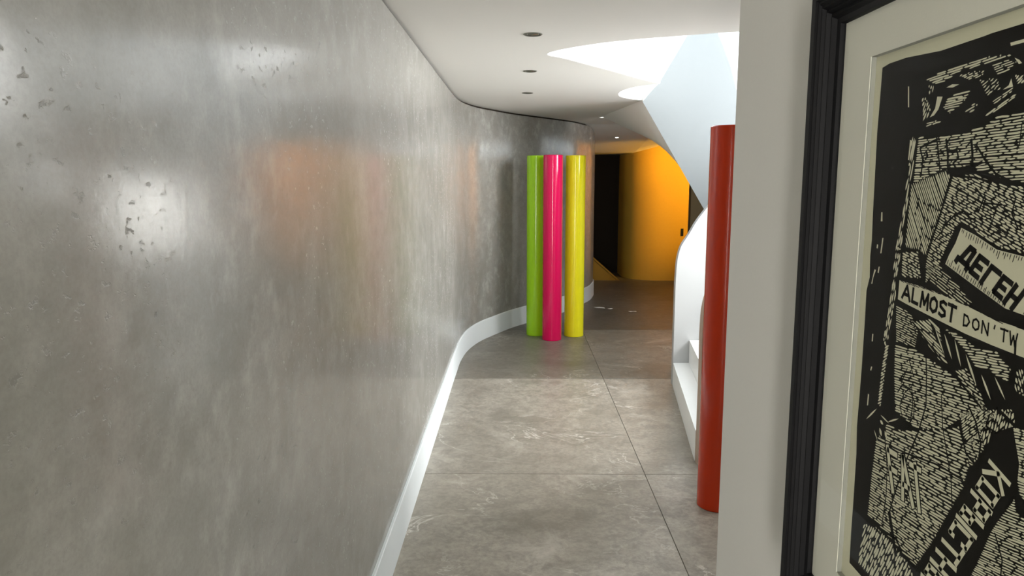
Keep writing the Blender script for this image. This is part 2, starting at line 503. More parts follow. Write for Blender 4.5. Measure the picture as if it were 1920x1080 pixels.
# traced layout of the relief print, millimetres on the sheet (right, down)
BLOCK=[(30.3,26.9),(48.6,24.1),(91.8,23.4),(169.6,27.9),(217.9,26.9),(248.7,26.4),(261.8,25.7),(287.1,25.8),(520.0,25.9),(520.0,736.0),(150.0,736.0),(94.3,735.8),(35.6,736.1),(34.2,690.7),(34.3,632.8),(33.3,568.1),(29.2,529.4),(30.5,481.2),(31.2,441.7),(30.7,372.2),(29.3,330.5),(35.9,310.7),(33.1,281.1),(34.5,258.7),(32.1,222.0),(30.8,181.9),(28.2,113.3),(29.4,70.9)]
HATCH=[
([(141.1,56.6),(178.6,52.0),(216.5,50.5),(256.5,48.8),(298.3,52.4),(284.2,55.8),(239.4,56.6),(217.3,55.7),(167.7,66.7)],(0.901,-0.041),2.67,36.1,0.62),
([(208.1,61.3),(235.3,60.5),(259.5,63.4),(248.4,67.3),(230.0,69.3)],(0.793,-0.158),2.35,11.3,0.6),
([(182.7,94.3),(189.8,84.3),(204.0,81.1),(234.3,79.4),(227.0,88.2),(216.1,94.6),(197.6,101.0)],(0.976,-0.031),2.8,33.2,0.6),
([(218.8,106.4),(242.2,94.3),(251.0,97.4),(241.5,102.6)],(0.774,-0.215),2.79,16.1,0.66),
([(260.3,110.9),(289.6,98.5),(308.9,91.7),(310.1,94.4),(280.7,106.1)],(0.64,-0.236),2.44,27.3,0.7),
([(136.1,79.2),(143.0,77.5),(157.6,90.1),(152.5,102.1),(142.6,107.0)],(0.338,-0.551),4.54,11.6,0.62),
([(145.5,110.4),(167.0,107.0),(187.3,110.4),(167.7,112.0),(151.8,113.3)],(1.062,-0.095),2.36,23.5,0.6),
([(303.9,74.2),(520.0,67.9),(520.0,87.9),(310.0,83.2)],(0.502,-0.29),3.07,9.3,0.6),
([(266.7,58.5),(293.4,57.3),(305.1,61.1),(298.1,67.2),(276.9,69.5)],(0.761,-0.058),2.38,16.8,0.5),
([(247.1,71.0),(277.4,72.8),(285.9,84.4),(262.5,89.2)],(0.596,-0.288),3.56,9.3,0.4),
([(269.1,98.6),(286.8,90.8),(304.0,85.5),(303.0,89.5),(281.3,98.7)],(0.641,-0.229),2.44,16.3,0.55),
([(149.2,64.5),(160.5,63.4),(159.7,73.1),(150.9,75.8)],(0.244,-0.559),4.16,7.3,0.6),
([(262.7,121.0),(283.2,111.7),(520.0,103.3),(520.0,191.9),(307.8,176.6),(274.1,167.8),(226.0,161.4),(200.3,162.1),(130.5,181.3),(134.5,124.9),(195.1,127.1)],(0.923,-0.024),2.87,24.0,0.6),
([(120.4,121.6),(132.4,127.4),(125.7,174.7),(119.6,219.4),(113.2,264.7),(101.4,267.2),(111.9,211.7),(117.9,164.8)],(-0.156,0.659),4.25,23.0,0.74),
([(101.6,268.5),(115.1,268.6),(110.1,307.9),(107.2,343.5),(97.0,388.4),(86.9,397.9),(91.8,353.3),(98.0,309.6)],(-0.123,0.72),4.83,14.6,0.7),
([(92.0,393.1),(103.3,392.7),(97.7,431.9),(92.8,477.6),(83.0,482.2),(86.5,434.9)],(1.07,-0.71),3.55,12.8,0.72),
([(126.6,180.7),(201.6,164.0),(210.3,173.1),(194.0,214.8),(172.3,266.9),(157.0,260.6),(123.2,261.0),(124.5,217.9)],(0.439,0.587),3.59,44.0,0.56),
([(213.4,172.5),(258.0,169.8),(297.6,180.3),(520.0,197.0),(520.0,259.5),(302.7,243.6),(257.3,228.0),(237.0,222.2),(226.2,231.2),(211.1,256.7),(201.0,276.4),(176.0,300.0),(173.9,269.9),(196.4,215.9)],(0.853,0.247),2.95,13.3,0.6),
([(117.5,267.0),(155.0,263.4),(165.7,294.9),(119.5,298.3)],(1.118,0.199),3.22,13.6,0.6),
([(173.0,279.7),(200.6,274.0),(245.8,295.0),(273.1,309.6),(243.1,311.1),(187.0,295.9)],(0.869,0.247),2.96,19.9,0.42),
([(111.7,337.0),(149.2,341.5),(169.4,360.4),(164.9,380.1),(118.7,383.6)],(1.149,0.071),2.96,18.4,0.45),
([(155.5,349.8),(192.4,340.1),(216.0,348.2),(224.0,372.9),(238.9,386.8),(216.7,382.3),(186.2,368.7)],(0.856,0.243),3.46,35.6,0.64),
([(222.1,345.7),(253.4,346.6),(283.5,354.2),(320.3,351.3),(327.9,357.2),(341.6,361.5),(339.0,376.4),(320.4,374.8),(304.2,371.1),(286.6,375.7),(267.6,362.6),(249.6,354.7)],(0.867,-0.108),2.76,22.7,0.62),
([(249.6,389.0),(270.2,379.9),(299.7,401.3),(312.6,415.9),(298.1,415.8)],(0.779,0.11),3.11,14.2,0.62),
([(116.6,388.3),(164.2,383.6),(223.4,390.8),(255.9,397.1),(300.6,408.0),(312.3,413.7),(267.1,439.1),(241.1,459.2),(187.0,479.3),(129.2,473.4),(119.5,426.1)],(1.037,-0.106),3.24,25.0,0.6),
([(112.6,493.4),(135.5,497.2),(187.2,480.6),(241.3,460.4),(268.3,447.3),(276.6,462.8),(291.2,482.8),(283.9,512.2),(263.0,550.0),(232.9,605.7),(204.7,648.4),(168.3,645.2),(98.7,638.9),(77.5,643.6),(80.8,580.9),(85.5,529.8)],(1.04,-0.11),3.67,27.2,0.6),
([(266.2,433.3),(310.4,413.1),(328.0,414.4),(308.9,433.4),(295.7,461.8),(275.7,457.0)],(0.655,-0.57),2.78,15.6,0.62),
([(310.7,415.3),(350.7,401.4),(356.4,412.7),(344.6,436.7),(328.1,438.2),(312.9,454.2),(301.6,439.4)],(0.139,-0.594),3.86,11.0,0.66),
([(277.1,466.3),(303.4,438.8),(313.2,456.4),(293.5,485.5)],(0.842,-0.088),3.11,13.5,0.62),
([(70.0,658.3),(107.4,646.2),(146.6,646.2),(184.9,650.8),(201.5,660.1),(177.7,691.1),(111.0,722.2),(61.3,722.8)],(0.467,-0.935),5.13,27.2,0.66),
([(336.9,532.8),(350.8,511.6),(365.1,488.1),(370.0,499.7),(520.0,515.4),(520.0,576.8),(296.1,634.6),(317.6,584.8)],(0.739,-0.159),2.71,22.7,0.55),
([(351.7,418.7),(520.0,402.8),(520.0,507.7),(372.1,482.2),(360.9,459.4)],(0.719,-0.133),2.74,17.5,0.7),
([(350.8,359.1),(520.0,341.4),(520.0,400.3),(347.8,381.6)],(0.265,0.444),3.74,8.3,0.62),
]
CREAM=[
[(169.6,79.7),(180.8,80.9),(174.1,94.7),(166.0,100.8),(157.2,102.5),(167.1,92.9)],
[(288.6,85.8),(297.1,82.6),(300.2,76.3),(303.9,84.5)],
[(302.1,56.6),(309.6,59.8),(314.1,63.5),(309.5,63.8)],
[(293.4,40.8),(520.0,41.3),(520.0,44.4),(294.7,44.1)],
[(186.9,71.5),(198.1,69.3),(211.6,71.0),(199.7,73.0)],
[(101.1,59.9),(103.7,60.2),(107.5,86.0),(104.9,85.8)],
[(116.1,126.5),(120.1,128.1),(117.2,151.6),(114.7,151.5)],
[(56.0,219.5),(58.9,219.4),(60.7,231.4),(56.3,231.7)],
[(63.9,253.5),(66.8,253.2),(65.6,264.8),(64.1,274.3),(61.2,274.6)],
[(50.5,263.3),(53.6,263.7),(52.8,268.9),(49.8,268.4)],
[(48.1,298.0),(52.7,298.2),(46.7,309.3),(44.9,318.5),(41.9,318.9)],
[(59.4,293.0),(62.4,292.6),(60.7,301.6),(57.7,301.2)],
[(55.1,387.1),(58.1,386.4),(58.1,397.0),(55.1,397.6)],
[(55.2,472.4),(58.5,472.9),(57.6,488.6),(54.6,489.6)],
[(58.7,432.4),(61.8,432.3),(59.6,438.2),(56.5,438.3)],
[(37.9,9.4),(47.3,15.0),(39.1,17.8),(36.0,16.0)],
[(116.3,303.9),(164.7,304.3),(211.0,307.0),(267.9,312.8),(313.8,318.7),(520.0,323.5),(520.0,347.1),(352.9,346.8),(309.2,345.5),(262.8,343.1),(195.4,336.9),(137.5,331.3),(115.9,328.6)],
[(238.9,228.6),(265.8,234.9),(303.2,246.9),(520.0,262.1),(520.0,316.9),(324.2,304.2),(273.9,289.7),(214.4,271.8),(220.2,260.7),(230.5,246.5)],
]
LINES=[
([(141.3,138.1),(149.4,152.4),(148.3,169.0)],3.03),
([(141.2,137.4),(157.2,133.7),(175.9,129.7)],3.03),
([(155.0,142.4),(159.2,147.6),(155.1,151.3)],3.48),
([(175.5,127.2),(181.4,144.0),(187.7,164.4)],2.91),
([(177.4,147.0),(192.3,144.4)],2.42),
([(195.6,130.7),(201.3,147.7),(204.6,169.4)],3.79),
([(200.9,144.7),(218.3,143.6),(222.6,152.0),(213.2,157.6),(223.8,167.2)],2.83),
([(243.2,133.2),(247.1,146.4),(249.2,160.7)],4.03),
([(237.9,162.2),(251.2,161.8),(265.4,157.6)],3.62),
([(234.7,140.8),(245.1,133.3)],2.26),
([(253.6,139.9),(270.5,155.5),(290.1,170.1),(317.8,178.7)],2.66),
([(322.7,122.1),(322.3,140.4),(319.3,146.5)],1.61),
([(211.0,170.7),(196.4,215.9),(173.8,269.3),(166.7,293.5)],1.87),
([(217.4,171.9),(256.8,173.8),(284.5,178.8)],2.32),
([(224.4,184.9),(269.9,200.1),(304.8,201.2)],1.85),
([(258.4,184.5),(273.7,195.5),(267.6,209.2)],2.22),
([(210.7,224.9),(225.8,214.5),(241.1,210.3),(255.9,218.9)],2.37),
([(296.6,202.5),(290.8,221.4),(317.4,230.5)],1.7),
([(324.1,194.3),(320.7,209.1),(332.4,224.2)],2.04),
([(187.8,247.6),(203.4,234.0),(209.3,223.2)],1.95),
([(155.7,351.1),(216.3,379.8),(261.0,398.1),(301.6,414.7)],2.57),
([(151.3,441.9),(165.0,431.0),(170.8,453.3),(167.5,481.9),(151.8,480.3),(141.2,462.5),(149.1,444.6)],2.09),
([(133.5,447.1),(142.5,435.3),(159.2,434.7),(173.6,446.9),(175.1,465.6),(162.6,483.6),(148.5,494.1)],2.13),
([(187.3,368.4),(195.2,405.9),(199.7,444.2),(187.6,483.2),(171.2,515.4),(160.7,540.7),(147.1,575.2),(135.6,609.9)],2.49),
([(151.8,410.6),(139.7,434.7)],1.56),
([(153.7,397.7),(165.0,414.0)],2.07),
([(229.2,422.3),(236.7,458.2),(249.3,485.5),(261.6,512.3),(268.0,541.3)],1.91),
([(82.2,528.0),(165.1,517.7),(234.9,505.3),(282.6,503.5)],2.27),
([(110.9,520.6),(122.0,556.4),(124.5,592.6),(119.3,636.5)],2.21),
([(111.6,644.2),(156.2,636.8),(170.7,643.9)],3.93),
([(135.8,611.3),(147.5,633.8),(159.3,657.3)],7.63),
([(171.7,650.6),(209.6,647.9)],4.22),
([(279.8,419.2),(295.0,432.2),(307.1,451.6),(306.1,469.7)],2.7),
([(316.4,418.1),(313.2,431.9),(330.7,432.7),(340.9,422.4)],2.15),
([(268.3,447.3),(283.8,472.3),(307.8,480.9)],2.75),
([(342.5,535.8),(357.5,557.0),(357.6,585.9)],2.12),
([(299.7,389.7),(326.9,407.3),(357.0,416.9)],3.93),
([(344.7,333.7),(350.1,397.3)],3.26),
]
DOTS=[
((98.0,675.9),2.76),
((115.4,649.9),2.17),
((82.4,698.4),1.69),
((158.8,672.4),3.12),
((134.5,679.7),2.13),
((153.9,602.7),1.55),
((165.8,152.8),1.43),
]
LEAVES=[
((192.8,342.6),(228.4,373.1),4.05),
((212.2,344.5),(245.1,379.6),4.77),
((235.0,346.8),(260.7,382.4),4.66),
((255.0,357.1),(298.8,395.7),5.26),
((290.1,373.6),(322.9,403.5),4.35),
((307.8,371.4),(342.4,399.7),4.25),
]
SLIVERS=[
((204.9,347.9),(228.7,375.6),1.29),
((225.1,351.3),(243.7,376.9),1.74),
((245.3,353.2),(261.5,381.0),1.55),
((267.9,364.9),(291.3,394.4),1.8),
((297.4,379.9),(316.7,402.0),1.6),
((318.9,376.3),(338.5,395.3),1.27),
]
KNOT=[
((75.4,492.2),(122.2,491.6),11.18),
((96.8,484.5),(133.3,464.2),8.23),
((91.7,500.4),(112.3,520.1),11.18),
((69.5,526.3),(95.6,496.1),7.6),
]
KNOTC=[
((55.9,509.3),(83.4,485.1),1.35),
((94.7,490.4),(118.4,494.4),1.11),
((115.4,493.2),(141.1,480.3),1.18),
((94.4,508.5),(101.7,517.9),2.81),
((109.0,507.9),(116.1,517.2),2.77),
((94.4,498.0),(103.6,500.9),2.33),
((80.5,516.4),(91.3,527.7),1.14),
]
BLACKTEXT=[
('Д',(234.5,266.5),(19.4,7.2),(18.5,-21.9),0.29),
('Е',(257.5,275.1),(18.5,6.8),(18.0,-21.5),0.29),
('Г',(279.4,283.2),(17.6,6.5),(17.4,-21.1),0.29),
('Е',(300.2,291.0),(16.7,6.2),(16.9,-20.7),0.29),
('Н',(320.0,298.3),(15.9,5.9),(16.4,-20.3),0.29),
('A',(126.1,324.9),(18.9,1.8),(1.3,-17.4),0.26),
('L',(148.1,326.9),(18.1,1.7),(1.3,-17.8),0.26),
('M',(169.1,328.9),(17.3,1.6),(1.3,-18.3),0.26),
('O',(189.2,330.7),(16.6,1.5),(1.3,-18.6),0.26),
('S',(208.4,332.5),(15.9,1.4),(1.4,-19.1),0.26),
('T',(226.8,334.2),(15.3,1.4),(1.4,-19.4),0.26),
('D',(256.7,335.1),(13.7,0.5),(0.0,-13.2),0.19),
('O',(273.8,335.8),(13.2,0.5),(-0.1,-13.1),0.19),
('N',(290.2,336.5),(12.7,0.5),(-0.1,-13.1),0.19),
("'",(306.0,337.1),(12.2,0.5),(-0.2,-13.0),0.19),
('T',(321.2,337.8),(11.7,0.4),(-0.3,-13.1),0.19),
('W',(335.8,338.4),(11.3,0.4),(-0.3,-13.0),0.19),
]
CREAMTEXT=[
('К',(324.9,463.5),(-9.8,17.6),(33.4,10.8),0.2),
('О',(313.3,484.5),(-10.2,18.2),(34.2,9.6),0.2),
('Р',(301.2,506.2),(-10.6,18.9),(35.0,8.5),0.2),
('Ы',(288.6,528.8),(-11.0,19.6),(35.9,7.2),0.2),
('С',(275.5,552.3),(-11.4,20.4),(36.8,5.9),0.2),
('Т',(261.9,576.7),(-11.9,21.3),(37.8,4.6),0.2),
('Н',(247.7,602.2),(-12.4,22.2),(38.8,3.1),0.2),
('Ы',(232.9,628.8),(-12.9,23.2),(39.9,1.5),0.2),
]
FATTEXT=[
('F',(136.7,579.8),(26.2,-1.2),(-22.1,-53.9),0.22),
('A',(165.7,578.5),(24.6,-1.0),(-20.0,-53.7),0.22),
('T',(193.0,577.4),(23.2,-1.0),(-18.0,-53.7),0.22),
]
BAND=[(324.2,435.0),(353.2,418.2),(367.5,451.2),(367.3,481.5),(344.1,523.4),(308.9,589.6),(286.8,640.2),(179.7,704.6),(229.7,623.0),(264.4,559.0),(291.7,505.8),(308.7,474.6)]

# ------------------------------------------------------------------ staircase
stair = empty('staircase', (1.5, 5.0, 0))
tag(stair, 'white sculptural staircase rising behind the red tube through the ceiling opening', 'staircase')
def S(o):
    o.parent = stair
    o.matrix_parent_inverse = Matrix.Translation(-stair.location)
    return o
# treads: lines run from the near sheet to the far sheet, turning slowly
R = 0.187
near0, far0 = Vector((1.053, 4.20)), Vector((1.262, 5.83))
pos = [0.0, 0.125, 0.40, 0.67, 0.94, 1.21, 1.48, 1.75]
for i in range(len(pos) - 1):
    d0, d1 = pos[i], pos[i + 1]
    a = near0 + Vector((d0, 0)); b = far0 + Vector((d0, 0))
    c = far0 + Vector((1.98, 0)); d = near0 + Vector((1.98, 0))
    z0 = R * i + (0.0 if i == 0 else 0.001); z1 = R * (i + 1)
    o = prism('step', [(a.x, a.y), (b.x, b.y), (c.x, c.y), (d.x, d.y)], z0, z1, M_TREAD)
    S(o)
# far balustrade sheet (its inner face is seen) and near one (its bare edge is seen)
def curve_pts(pts, n=6):
    return [(p.x, p.y) for p in catmull(pts, n)]
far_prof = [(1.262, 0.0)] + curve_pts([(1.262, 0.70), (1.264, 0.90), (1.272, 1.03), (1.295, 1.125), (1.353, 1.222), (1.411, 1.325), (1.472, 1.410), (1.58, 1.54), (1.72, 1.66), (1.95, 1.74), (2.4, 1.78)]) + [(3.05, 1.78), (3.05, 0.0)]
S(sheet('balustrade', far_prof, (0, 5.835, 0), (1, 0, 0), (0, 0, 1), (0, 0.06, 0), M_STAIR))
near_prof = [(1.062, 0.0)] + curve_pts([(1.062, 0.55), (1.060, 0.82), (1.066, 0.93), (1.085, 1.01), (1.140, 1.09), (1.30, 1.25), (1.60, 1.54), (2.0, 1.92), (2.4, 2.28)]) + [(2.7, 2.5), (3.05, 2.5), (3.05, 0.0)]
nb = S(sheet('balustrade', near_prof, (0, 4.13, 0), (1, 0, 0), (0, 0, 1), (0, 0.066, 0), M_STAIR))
# tan plywood strip that closes the open edge of the near sheet
edge = near_prof[:40]
ev, ef = [], []
for (x, z) in edge:
    ev += [(x - 0.006, 4.128, z), (x - 0.006, 4.198, z), (x + 0.001, 4.198, z), (x + 0.001, 4.128, z)]
for i in range(len(edge) - 1):
    for k in range(4):
        l = (k + 1) % 4
        ef.append((4 * i + k, 4 * i + k + 4, 4 * i + l + 4, 4 * i + l))
ef += [(0, 1, 2, 3), tuple(4 * (len(edge) - 1) + k for k in (3, 2, 1, 0))]
es = S(new_obj('edge_strip', ev, ef, M_TAN))
es['label'] = 'tan plywood edge of the near stair sheet'
# upper flight: big faceted skirt sheet crossing the opening, with its sloping underside
plane = lambda x: 6.92 - 0.40 * (x - 1.15)
SK = [(1.143,6.923,2.356),(1.693,6.703,1.369),(1.83,6.648,1.162),(2.096,6.542,1.682),(1.974,6.59,2.141),(1.905,6.618,2.424),(1.851,6.639,2.62),(1.791,6.664,2.789),(1.736,6.685,2.918),(1.69,6.704,3.033),(1.584,6.746,3.064),(1.504,6.779,2.918),(1.279,6.868,2.51)]
fr = [Vector(p) for p in SK]
nrm = Vector((0.371, 0.928, 0))
n = len(fr)
sv = fr + [p + nrm * 0.07 for p in fr]
sf = [tuple(range(n)), tuple(range(n, 2 * n))] + [(i, (i + 1) % n, (i + 1) % n + n, i + n) for i in range(n)]
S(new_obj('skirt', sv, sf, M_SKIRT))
# sloping underside, a twisted sheet between the skirt's lower edge and its back edge
F1, F2 = Vector(SK[0]) + nrm * 0.02, Vector(SK[1]) + nrm * 0.02
B1, B2 = Vector((0.969, 8.69, 2.372)), Vector((1.60, 8.00, 2.03))
B2 = B1 + (Vector((1.545, 7.9, 2.001)) - B1) * 1.6
sv, sf = [], []
G = 14
for top in (0, 1):
    for i in range(G + 1):
        u = i / G
        for j in range(G + 1):
            v = j / G
            a = F1.lerp(F2, u); b = B1.lerp(B2, u)
            p = a.lerp(b, v)
            sv.append(p + Vector((0, 0, 0.10 * top + 0.0)))
K = (G + 1) ** 2
for i in range(G):
    for j in range(G):
        a = i * (G + 1) + j
        sf.append((a, a + 1, a + G + 2, a + G + 1)); sf.append((a + K, a + 1 + K, a + G + 2 + K, a + G + 1 + K))
rim = [j for j in range(G + 1)] + [i * (G + 1) + G for i in range(1, G + 1)] + [G * (G + 1) + j for j in range(G - 1, -1, -1)] + [i * (G + 1) for i in range(G - 1, 0, -1)]
for k in range(len(rim)):
    a, b = rim[k], rim[(k + 1) % len(rim)]
    sf.append((a, b, b + K, a + K))
uo = S(new_obj('soffit', sv, sf, M_CEIL, None, True))
uo.data.set_sharp_from_angle(angle=math.radians(40))

# ------------------------------------------------------------------ lacquered tubes
def tube(name, label, x, y, r, h, mat):
    w = 0.008; e = 0.004
    prof = [(r - w, 0.02), (r - w, 0.0), (r - e, 0.0), (r, e), (r, h - e), (r - e, h), (r - w, h), (r - w, h - 0.03), (0.001, h - 0.03), (0.001, 0.02)]
    o = lathe(name, prof, mat, None, 72, (x, y, 0))
    tag(o, label, 'tube', 'tall glossy lacquered tubes standing on the floor')
    return o
tube('lacquered_tube', 'lime green glossy tube standing by the curved wall, left of the magenta one', 0.200, 7.815, 0.098, 1.897, M_GREEN)
tube('lacquered_tube', 'magenta glossy tube standing between the green and yellow ones', 0.364, 7.576, 0.100, 1.897, M_PINK)
tube('lacquered_tube', 'yellow glossy tube standing right of the magenta one', 0.608, 7.772, 0.103, 1.897, M_YELLOW)
tube('lacquered_tube', 'dark red glossy tube half hidden by the white wall', 1.025, 3.602, 0.100, 1.903, M_RED)

# ------------------------------------------------------------------ ceiling downlights
def downlight(label, x, y, z, r, lit, slope=0.0):
    t = empty('downlight' if not lit else 'spotlight', (x, y, z))
    tag(t, label, 'ceiling light', 'recessed downlights, unlit' if not lit else 'small lit ceiling spots')
    lathe('trim_ring', [(r, 0.004), (r, -0.001), (r - 0.004, -0.004), (r * 0.86, -0.004), (r * 0.84, 0.0), (r * 0.84, 0.004)], M_METAL if not lit else M_WHITE, t, 40)
    lathe('baffle', [(r * 0.85, -0.0032), (r * 0.80, -0.0030), (r * 0.55, 0.002), (r * 0.55, 0.0035), (r * 0.85, 0.0035)], M_BAFFLE if not lit else M_WHITE, t, 40)
    lathe('lens', [(0.0005, -0.0022), (r * 0.5, -0.0020), (r * 0.56, -0.0005), (r * 0.56, 0.003), (0.0005, 0.003)], M_LENS if not lit else M_LAMP, t, 32)
    t.rotation_euler = (slope, 0, 0)
    return t
downlight('unlit recessed downlight nearest the viewer', 0.078, 3.844, CEIL - 0.0005, 0.048, False)
downlight('unlit recessed downlight, middle one of the row of three', 0.085, 5.108, CEIL - 0.0005, 0.048, False)
downlight('unlit recessed downlight farthest along the row of three', 0.086, 6.367, CEIL - 0.0005, 0.048, False)
downlight('tiny lit ceiling spot at the tip of the stair soffit', 0.985, 8.80, CEIL - 0.002, 0.036, True)
downlight('tiny lit ceiling spot on the amber-lit ceiling', 1.43, 10.82, far_z(1.43, 10.82) - 0.004, 0.036, True, -0.128)
# hidden warm lamp washing the end wall, and an uplight added for ceiling glow
light('amber_wash', 'SPOT', (3.05, 10.7, 1.95), 165.0, (1.0, 0.50, 0.035), spot_size=math.radians(80), spot_blend=0.7, shadow_soft_size=0.06, look=(2.45, 12.4, 1.35))
light('added_amber_uplight', 'SPOT', (2.75, 10.9, 0.9), 40.0, (1.0, 0.50, 0.035), spot_size=math.radians(60), spot_blend=0.8, shadow_soft_size=0.06, look=(1.75, 11.9, 2.3))

# ------------------------------------------------------------------ small things
t = empty('light_switch', (2.70, 12.128, 0.80))
tag(t, 'small black switch on the ochre end wall beside the stair', 'switch')
from_bm('plate', box_bm(-0.022, 0.022, -0.010, 0.0, -0.06, 0.06, 0.003), M_BLACKP, t)
from_bm('rocker', box_bm(-0.012, 0.012, -0.015, -0.009, -0.03, 0.03, 0.003), M_BLACKP, t)
# low ochre stair string with a raised edge, at the foot of the recess
t = empty('stair_string', (1.30, 12.16, 0))
tag(t, 'low triangular ochre stair string at the foot of the dark recess', 'stair string')
tri = [(-0.06, 0.0), (0.36, 0.0), (-0.06, 0.36)]
sheet('panel', tri, (0, 0, 0), (1, 0, 0), (0, 0, 1), (0, 0.05, 0), M_STRING, t)
sheet('rail', [(0.365, 0.0), (0.40, 0.0), (-0.06, 0.405), (-0.06, 0.37)], (0, -0.01, 0), (1, 0, 0), (0, 0, 1), (0, 0.06, 0), M_STRING, t)
def fleck(label, x, y, pts):  # thin flat white piece lying on the floor
    n = len(pts)
    vs = [(px, py, 0.001 + 0.003 * math.sin(6 * px / 0.1)) for px, py in pts]
    vs = [(a, b, max(c, 0.0008)) for a, b, c in vs]
    vs2 = [(a, b, c + 0.0009) for a, b, c in vs]
    tr = tessellate_polygon([[Vector((a, b, 0)) for a, b, _ in vs]])
    fc = [tuple(q) for q in tr] + [tuple(i + n for i in q) for q in tr] + [(i, (i + 1) % n, (i + 1) % n + n, i + n) for i in range(n)]
    o = new_obj('white_fleck', vs + vs2, fc, M_FLECK)
    o.location = (x, y, 0.0)
    tag(o, label, 'paper scrap', 'white flecks on the dark far floor')
fleck('long white fleck on the dark floor right of the yellow tube', 1.075, 9.50, [(-0.075, 0.02), (-0.02, -0.02), (0.03, -0.06), (0.065, -0.055), (0.06, 0.02), (0.0, 0.05), (-0.04, 0.035)])
fleck('short white fleck on the dark floor nearest the staircase', 1.46, 9.22, [(-0.05, 0.03), (-0.03, -0.03), (0.01, -0.01), (0.05, -0.02), (0.05, 0.04), (0.01, 0.02), (-0.02, 0.04)])
fleck('faint little white fleck between two larger ones on the dark floor', 1.205, 9.42, [(-0.03, 0.01), (0.0, -0.02), (0.035, -0.01), (0.02, 0.015)])

# ------------------------------------------------------------------ framed relief print on the right wall
pic = empty('framed_print', (0.498, 0.80, 0.90))
tag(pic, 'large black and white relief print in a ridged black frame on the right wall', 'framed print')
def Pc(o):
    o.parent = pic
    o.matrix_parent_inverse = Matrix.Translation(-pic.location)
    return o
# moulding: (distance in from outer edge, height off the wall)
PROF = [(0.0, 0.0), (0.0, 0.043), (0.002, 0.045), (0.016, 0.045), (0.019, 0.041), (0.023, 0.043), (0.026, 0.038), (0.030, 0.040), (0.033, 0.034),
        (0.037, 0.036), (0.040, 0.029), (0.045, 0.031), (0.049, 0.024), (0.056, 0.022), (0.057, 0.016), (0.057, 0.0)]
YL, YR, ZT, ZB = 1.192, 0.415, 1.934, 0.955      # outer frame corners on the wall plane
WALLX = 0.498
def rail(c0, c1, in0, in1):
    vs = []
    for c, inn in ((c0, in0), (c1, in1)):
        for w, h in PROF:
            vs.append((WALLX - h, c[0] + inn[0] * w, c[1] + inn[1] * w))
    m = len(PROF)
    fc = [(k, (k + 1) % m, (k + 1) % m + m, k + m) for k in range(m)] + [tuple(range(m)), tuple(range(m, 2 * m))]
    Pc(new_obj('frame_rail', vs, fc, M_BLACKF))
TL, TR, BL, BR = (YL, ZT), (YR, ZT), (YL, ZB), (YR, ZB)
iTL, iTR, iBL, iBR = (-1, -1), (1, -1), (-1, 1), (1, 1)
rail(TL, TR, iTL, iTR); rail(BL, BR, iBL, iBR); rail(TL, BL, iTL, iBL); rail(TR, BR, iTR, iBR)
# window mat with a deep cut opening
iy0, iy1, iz0, iz1 = YL - 0.056, YR + 0.056, ZT - 0.056, ZB + 0.056
wy0, wy1, wz0, wz1 = 1.050, 0.52, 1.8165, 1.062
XM, XPAPER = 0.484, 0.492
def ringmesh(name, o4, i4, x0, x1, mat):
    vs = [(x0, *p) for p in o4] + [(x0, *p) for p in i4] + [(x1, *p) for p in o4] + [(x1, *p) for p in i4]
    fc = []
    for k in range(4):
        l = (k + 1) % 4
        fc += [(k, l, 4 + l, 4 + k), (8 + k, 8 + l, 12 + l, 12 + k), (k, l, 8 + l, 8 + k), (4 + k, 4 + l, 12 + l, 12 + k)]
    return Pc(new_obj(name, vs, fc, mat))
O4 = [(iy0, iz0), (iy1, iz0), (iy1, iz1), (iy0, iz1)]
I4 = [(wy0, wz0), (wy1, wz0), (wy1, wz1), (wy0, wz1)]
ringmesh('mat_board', O4, I4, XM, XM + 0.0012, M_MAT)
d = 0.0008
I4b = [(wy0 - d, wz0 - d), (wy1 + d, wz0 - d), (wy1 + d, wz1 + d), (wy0 - d, wz1 + d)]
O4b = [(iy0 - .01, iz0 - .01), (iy1 + .01, iz0 - .01), (iy1 + .01, iz1 + .01), (iy0 - .01, iz1 + .01)]
ringmesh('inner_mat', O4b, I4b, XM + 0.0014, XPAPER - 0.0003, M_BEVEL)
Pc(from_bm('glass_pane', box_bm(0.4795, 0.4810, iy1, iy0, iz1, iz0), M_GLASS))
paper = Pc(from_bm('paper', box_bm(XPAPER, XPAPER + 0.001, wy1 - 0.01, wy0 + 0.01, wz1 - 0.01, wz0 + 0.01), M_PAPER))
Pc(from_bm('backing_board', box_bm(XPAPER + 0.0012, 0.4975, iy1, iy0, iz1, iz0), M_DARK))

